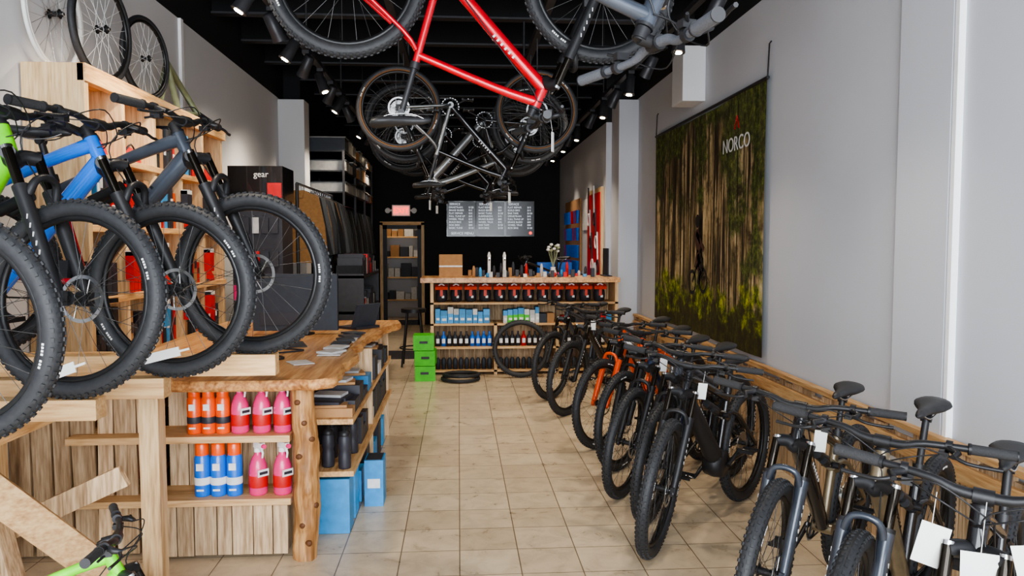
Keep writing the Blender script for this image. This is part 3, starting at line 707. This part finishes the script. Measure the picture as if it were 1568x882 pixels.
# ------------------------------------------------------------------ kiosk, clothes, bins (left mid)
b=MB(); b.bx(-2.15,-1.68,7.5,7.95,0,2.1,'labk'); b.bx(-2.17,-1.66,7.46,7.95,2.1,2.42,'blk')
for k in range(5):
    z=1.95-k*.32
    for i in range(5):
        x=-2.1+i*.09
        c=random.choice(['redm','bluebox','wbox','labk','pk','slate','labk'])
        b.box((x,7.46,z-.09),(.06,.02,.15),c); b.cyl((x,7.5,z),(x,7.38,z),.003,'chrome',n=6)
k_=b.obj('accessory_display_stand'); 
text('gear','header',.08,'white',mat_axes((1,0,0),(0,0,1),(0,-1,0),(-1.86,7.455,2.34)),k_)
b=MB(); b.bx(-1.80,-1.67,7.44,7.456,2.12,2.26,'redm'); b.obj('header_panel',k_)
def jackets():
    b=MB(); xr=-1.70
    b.cyl((xr,8.3,2.32),(xr,10.55,2.32),.015,'chrome'); b.cyl((xr,8.3,1.3),(xr,10.5,1.3),.015,'chrome')
    for y in(8.3,10.55): b.cyl((xr,y,0),(xr,y,2.32),.018,'blkm')
    out=[(-.06,.0),(-.20,-.06),(-.27,-.35),(-.30,-.62),(-.22,-.64),(-.19,-.36),(-.18,-.7),(.18,-.7),(.19,-.36),(.22,-.64),(.30,-.62),(.27,-.35),(.20,-.06),(.06,0),(0,-.04)]
    def coat(y,top,sc,c,tw):
        X=mat_axes((1,0,0),(0,0,1),(0,-1,0),(xr,y,top))@Matrix.Rotation(tw,4,'Y')
        b.poly([(p[0]*random.uniform(.93,1.08),p[1]*sc) for p in out],.05,c,X)
        b.poly([(-.012,-.05),(.012,-.05),(.012,-.68*sc),(-.012,-.68*sc)],.058,'cloth3',X)      # zip line
        b.poly([(-.07,.0),(.07,.0),(.05,-.08),(-.05,-.08)],.075,c,X)                             # collar
    y=8.36;i=0
    while y<10.5:
        coat(y,2.25,1.1,'cloth2' if i in(0,5,11) else ('cloth3' if i%5==3 else 'cloth'),random.uniform(-.2,.2)); b.path([(xr,y,2.335),(xr,y,2.25)],.004,'chrome',5)
        y+=random.uniform(.09,.14); i+=1
    y=8.38;i=0
    while y<10.4:
        coat(y,1.24,.95,'cloth3' if i%4==2 else 'cloth',random.uniform(-.1,.1)); y+=random.uniform(.1,.16); i+=1
    b.obj('clothing_rack')
    b=MB(); x0,x1=-2.17,-1.62
    for z in(2.42,2.72,3.0): b.bx(x0,x1,11.1,14.6,z-.02,z,'steel_dk')
    for y in(11.1,12.3,13.5,14.6): 
        for x in(x0,x1): b.bx(x-.015,x+.015,y-.015,y+.015,0,3.0,'steel_dk')
    b.cyl((-1.9,11.1,2.3),(-1.9,14.6,2.3),.014,'chrome')
    y=11.2;i=0
    while y<14.5:
        X=mat_axes((1,0,0),(0,0,1),(0,-1,0),(-1.84,y,2.24))
        b.poly([(p[0],p[1]*1.2) for p in out],.06,'cloth3' if i%4==1 else 'cloth',X); y+=random.uniform(.12,.2); i+=1
    for z in(.3,.8,1.2): b.bx(x0,x1,11.1,14.6,z-.02,z,'steel_dk')
    b.obj('storage_rack')
    b=MB()
    for z in(2.42,2.72,3.0):
        y=11.13
        while y<14.3:
            w=random.uniform(.3,.45); h=random.uniform(.11,.19); mt=random.choice(['bin','bin','card','slate','bin','labk'])
            b.bx(x0+.03,x1+.02,y,y+w-.03,z+.001,z+h,mt); b.bx(x0+.02,x1+.03,y-.005,y+w-.025,z+h,z+h+.015,'bin' if mt!='bin' else 'slate'); y+=w
    for z in(.3,.8):
        y=11.15
        while y<14.3:
            w=random.uniform(.15,.4); b.bx(x0+.05,x1,y,y+w-.03,z+.001,z+random.uniform(.15,.35),random.choice(['labk','card','slate','redm','labk'])); y+=w
    b.obj('storage_bins')
    b=MB(); 
    for z in(.1,.5,.9,1.3): b.bx(-1.38,-1.05,8.6,10.2,z,z+.03,'steel_dk')
    for y in(8.6,10.2): b.bx(-1.38,-1.05,y,y+.03,0,1.35,'steel_dk')
    for z in(.13,.53,.93,1.33):
        y=8.66
        while y<10.1:
            w=random.uniform(.05,.11); b.bx(-1.36,-1.08,y,y+w-.015,z,z+random.uniform(.1,.24),random.choice(['labk','labk','slate','cloth','redm','wbox','labk'])); y+=w
    b.obj('product_shelf')
jackets()
# ------------------------------------------------------------------ service counter
def service():
    b=MB(); x0,x1=-.36,2.06; y0,y1=9.8,10.3
    b.bx(x0-.12,x1,y0-.12,y1+.1,1.19,1.25,'slab')
    for z in(.06,.36,.66,.93): b.bx(x0,x1,y0,y1,z-.025,z,'pine_x')
    for x in(x0,x1-.04): b.bx(x,x+.04,y0,y1,0,1.19,'pine_z')
    for x in(.45,1.25): b.bx(x,x+.04,y0,y1,0,.66,'pine_z')
    x=x0
    while x<x1-.02:
        w=random.uniform(.08,.14); w=min(w,x1-x); b.bx(x,x+w-.006,y1-.03,y1,0,1.19,'pallet'); x+=w
    b.obj('service_counter')
    h=MB()
    for i in range(12):
        x=-.22+i*.187
        h.lathe([(.045,0),(.072,.02),(.078,.10),(.07,.15),(.055,.18)],(x,9.95,.931),'labk',12); h.box((x,9.89,1.125),(.16,.10,.04),'redo',Matrix.Rotation(.3,3,'X')); h.box((x,9.86,1.05),(.035,.03,.08),'redo'); h.path([(x-.05,9.90,1.13),(x,9.88,1.165),(x+.05,9.90,1.13)],.010,'labw',6,smooth_path=3); h.box((x+.02,9.865,1.0),(.03,.02,.03),'labw')
    h.obj('packaged_helmets')
    def ok(x,w): return all(not(x<q+.05 and x+w>q-.01) for q in(.45,1.25))
    g=MB(); x=-.30
    while x<1.95:
        w=random.uniform(.05,.10)
        if ok(x,w):
            mt='bluebox' if x<.45 else ('grn' if x<.9 and random.random()<.5 else 'wbox' if x<1.0 else random.choice(cols))
            hh=random.uniform(.14,.21); g.bx(x,x+w-.006,9.84,10.05,.661,.66+hh*.6,mt)
            if x<1.: g.bx(x,x+w-.006,9.84,10.05,.66+hh*.6,.66+hh,random.choice(['bluebox','wbox','bluebox','bluebox'])) ; g.box((x+w/2,9.838,.66+hh*.3),(w*.6,.004,.03),'labw')
        x+=w
    g.obj('boxed_parts')
    g=MB(); x=-.27
    while x<1.95:
        if ok(x-.03,.07):
            c=random.choice(['redm','labk','labk','blc','slate']) if x<1.2 else 'labk'
            g.lathe([(.0,0),(.034,0),(.034,.12),(.014,.15),(.014,.19)],(x,9.9,.361),c,10); g.box((x,9.865,.43),(.04,.004,.06),'labw')
            g.lathe([(.0,0),(.03,0),(.03,.12),(.012,.15)],(x,9.9,.061),'slate',10)
        x+=.074
    g.obj('lubricant_bottles')
    g=MB(); g.bx(-.25,.05,9.95,10.2,1.252,1.54,'card'); g.bx(-.25,.05,9.945,9.95,1.38,1.40,'labw'); g.obj('cardboard_box')
    g=MB()
    for i in range(38):
        x=.15+i*.044; y=random.uniform(9.80,9.94) if (.33<x<.67 or 1.1<x<1.4) else random.uniform(9.82,10.2); c=random.choice(['labk','wbox','bluebox','slate','card','labk','labk','redm','slate'])
        hh=random.uniform(.05,.19)
        if i%2: g.lathe([(.0,0),(.02,0),(.02,hh*.7),(.01,hh),],(x,y,1.252),c,10)
        else: g.box((x,y,1.252+hh/3),(.045,.05,hh/1.5),c)
    g.obj('counter_supplies')
    for x in(.40,.60):
        g=MB(); g.lathe([(.06,0),(.055,.015),(.024,.03),(.02,.05),(.02,.25),(.024,.27),(.010,.32)],(x,10.08,1.252),'labw',16); g.box((x,10.03,1.49),(.018,.10,.02),'chrome'); g.path([(x,9.99,1.49),(x,9.97,1.46)],.008,'chrome',8); g.obj('tap_tower')
    g=MB(); g.lathe([(.04,0),(.05,.04),(.03,.1),(.035,.12)],(1.25,10.12,1.252),'labw',14)
    for i in range(9):
        a=i*2.4; e=V3((1.25+.07*math.cos(a),10.12+.07*math.sin(a),1.62+.05*math.sin(i*3))); g.path([(1.25,10.12,1.36),e],.003,'olive',5); g.lathe([(0,-.01),(.025,0),(.02,.02),(0,.025)],e,'white' if i%3 else 'olive',8)
    g.obj('flower_vase')
    for i,(x,z,rt) in enumerate(((-.42,0,.05),(-.41,.19,-.05),(-.43,.38,.0))):
        g=MB(); R=Matrix.Rotation(rt,3,'Z'); g.box((x,9.50,z+.0925),(.25,.28,.183),'grn',R); g.box((x,9.357,z+.1),(.10,.004,.03),'labk',R); g.obj('green_shipping_box')
    g=MB(); g.torus((0,0,0),.33,.032,'tire',n=56,k=12)
    for i in range(60):
        a=2*math.pi*i/60; er=V3((math.cos(a),0,math.sin(a)))
        for y in(-.013,.013): g.box(er*.36+V3((0,y,0)),(.012,.012,.018),'tire',Matrix((er,V3((0,1,0)),V3((-math.sin(a),0,math.cos(a))))).transposed())
    tm=g.mesh('bicycle_tire')
    inst(tm,'bicycle_tire',T(.78,9.58,.362)@Matrix.Rotation(D(-8),4,'X'))
    inst(tm,'bicycle_tire',T(.02,9.40,.028)@Matrix.Rotation(D(90),4,'X')@Matrix.Scale(.66,4)); inst(tm,'bicycle_tire',T(.03,9.41,.075)@Matrix.Rotation(D(88),4,'X')@Matrix.Scale(.64,4))
    g=MB(); g.cyl((-.62,10.6,.74),(-.62,10.6,.79),.17,'blkm',n=24)
    for a in range(4):
        c,s=math.cos(a*math.pi/2+.785),math.sin(a*math.pi/2+.785); g.cyl((-.62+c*.12,10.6+s*.12,.74),(-.62+c*.22,10.6+s*.22,0),.014,'blkm',n=8)
    g.torus((-.62,10.6,.25),.19,.01,'blkm','z',24,6); g.obj('bar_stool')
    g=MB(); g.bx(-1.15,-.65,11.2,12.0,.0,.012,'labk'); g.obj('floor_mat')
service()
# ------------------------------------------------------------------ back wall: door, exit, tv
def back():
    r=empty('door_1'); b=MB()
    for x in(-1.6,-.76): b.bx(x,x+.06,15.84,15.98,0,2.1,'pine_z')
    b.bx(-1.6,-.7,15.84,15.98,2.05,2.12,'pine_x'); b.bx(-1.54,-.76,15.86,15.9,0,.1,'labk')
    b.bx(-1.54,-1.46,15.86,15.9,0,2.05,'labk'); b.bx(-.84,-.76,15.86,15.9,0,2.05,'labk'); b.bx(-1.54,-.76,15.86,15.9,1.97,2.05,'labk')
    b.obj('frame',r)
    b=MB()
    for z in(.4,.9,1.35,1.8): b.bx(-1.9,-.5,17.2,17.5,z,z+.03,'pine_x')
    for x in(-1.9,-.5): b.bx(x,x+.04,17.2,17.5,0,2.1,'pine_z')
    b.obj('stockroom_shelf')
    b=MB()
    for z in(.431,.931,1.381,1.831):
        x=-1.84
        while x<-.75:
            w=random.uniform(.1,.25); b.bx(x,x+w-.02,17.22,17.45,z,z+random.uniform(.1,.3),random.choice(['card','wbox','labk','card','slate'])); x+=w
    b.obj('stock_boxes')
    l=bpy.data.lights.new('stock','POINT'); l.energy=12; l.color=(1,.8,.55); l.shadow_soft_size=.1
    o=bpy.data.objects.new('stockroom_lamp',l); o.location=(-1.2,16.6,2.4); bpy.context.scene.collection.objects.link(o)
    XB=lambda x,y,z:mat_axes((1,0,0),(0,0,1),(0,-1,0),(x,y,z))
    M['exit']=mat('exit_face',(.9,.5,.45),.5,emit=1.0,ecol=(1,.25,.2)); M['exr']=mat('exit_red',(.9,.02,.02),.5,emit=3,ecol=(1,.03,.02))
    b=MB(); b.bx(-1.35,-.98,15.83,15.9,2.23,2.46,'white'); b.bx(-1.33,-1.0,15.825,15.83,2.25,2.44,'exit')
    for x in(-1.43,-.90): b.cyl((x,15.85,2.35),(x,15.78,2.34),.055,'white',n=14)
    b.bx(-1.45,-.88,15.86,15.89,2.33,2.37,'white')
    e=b.obj('exit_sign'); text('EXIT','letters',.15,'exr',XB(-1.165,15.82,2.34),e)
    M['scr']=mat('menu_screen',(.008,.009,.012),.2,emit=.03,ecol=(.1,.12,.15)); M['scw']=mat('menu_text',(.4,.42,.45),.5,emit=.9,ecol=(.85,.92,1))
    b=MB()
    for k in range(3): b.bx(-.24+k*.601,.355+k*.601,15.80,15.898,1.82,2.54,'blk'); b.bx(-.228+k*.601,.343+k*.601,15.795,15.80,1.832,2.528,'scr')
    t=b.obj('wall_menu_screens')
    words=['BASIC TUNE','FULL TUNE UP','BRAKE BLEED','WHEEL TRUE','FLAT REPAIR','SUSPENSION','BAR TAPE','DRIVETRAIN','BUILD BIKE','BOX BIKE']
    for c in range(3):
        random.shuffle(words); X=-.19+c*.601
        text('\n'.join(words[:8]),'menu_items',.05,'scw',XB(X,15.79,2.20),t,.0003,'LEFT',1.2)
        text('\n'.join('$%d'%random.choice([15,25,45,60,80,120]) for _ in range(8)),'menu_prices',.05,'scw',XB(X+.40,15.79,2.20),t,.0003,'LEFT',1.2)
        text('SERVICE','menu_heading',.06,'scw',XB(X+.12,15.79,2.475),t,.0003)
    text('SERVICE MENU','title',.07,'scw',XB(.08,15.79,1.88),t)
    b=MB(); b.cyl((1.48,15.795,1.89),(1.48,15.785,1.89),.03,'exr'); b.obj('badge',t)
    b=MB(); b.bx(2.055,2.095,11.0,12.2,1.1,2.5,'pine_z'); b.bx(2.045,2.056,11.07,12.13,1.17,2.43,'redm')
    for i in range(6):
        y=11.18+i*.16; z=1.35+.35*(i%3); b.torus((2.04,y,z),.09,.012,'labw' if i%2 else 'labk','x',20,6); b.path([(2.04,y,z+.1),(2.04,y+.05,z+.5)],.014,'labk' if i%2 else 'labw',6)
    b.obj('framed_poster')
    b=MB(); b.bx(2.065,2.095,13.0,14.8,1.2,2.45,'card')
    for i in range(14):
        for z in(2.25,1.95,1.65,1.38):
            y=13.1+i*.12; b.path([(2.045,y,z),(2.045,y+.01,z-.22)],[.030,.018],random.choice(['blc','blc','blc','redm','blc']),6)
    b.obj('tool_board')
    b=MB(); b.bx(2.08,2.095,12.35,12.85,1.9,2.4,'labw'); b.obj('wall_certificate')
    b=MB(); b.bx(1.95,1.965,9.95,10.3,1.25,1.62,'slate'); b.bx(1.91,2.01,9.95,10.3,1.251,1.265,'slate'); b.obj('sneeze_panel')
    b=MB(); b.bx(.3,2.08,13.0,13.6,.9,.95,'pine_x')
    for x in(.35,2.0): 
        for y in(13.05,13.5): b.bx(x-.03,x+.03,y-.03,y+.03,0,.9,'pine_z')
    b.bx(1.35,1.95,13.15,13.45,.95,1.35,'blc'); b.bx(1.0,1.3,13.1,13.4,.95,1.15,'redm'); b.obj('workbench')
back()
bike((.78,11.9,.55),182,0,'blk','pk','ht',.66,False,'blkm',False,'',name='bike_in_repair',scale=.9)
b=MB(); b.cyl((1.55,12.12,0),(1.55,12.12,1.55),.025,'blkm'); b.cyl((1.55,12.1,1.2),(1.55,11.95,1.2),.02,'blkm'); b.cyl((1.55,12.12,0),(1.55,12.12,.04),.25,'blkm',n=24); b.obj('repair_stand')
# ------------------------------------------------------------------ lights, world, camera
w=bpy.data.worlds.new('sky'); bpy.context.scene.world=w; w.use_nodes=True
bg=w.node_tree.nodes['Background']; bg.inputs[0].default_value=(.84,.91,1,1); bg.inputs[1].default_value=2.8
def area(n,loc,rot,sx,sy,e,c):
    l=bpy.data.lights.new(n,'AREA'); l.shape='RECTANGLE'; l.size=sx; l.size_y=sy; l.energy=e; l.color=c
    o=bpy.data.objects.new(n,l); o.location=loc; o.rotation_euler=rot; bpy.context.scene.collection.objects.link(o)
area('storefront_daylight',(0,-2.3,2.2),(D(84),0,0),4.6,3.4,640,(.90,.95,1))
cam=bpy.data.cameras.new('camera'); co=bpy.data.objects.new('camera',cam); bpy.context.scene.collection.objects.link(co)
cam.lens=27; cam.sensor_width=36; co.location=(0,0,1.7); co.rotation_euler=(D(90-3.41),0,D(-3.98)); cam.clip_start=.05
bpy.context.scene.camera=co
try: bpy.context.scene.view_settings.look='AgX - Medium High Contrast'
except Exception: pass
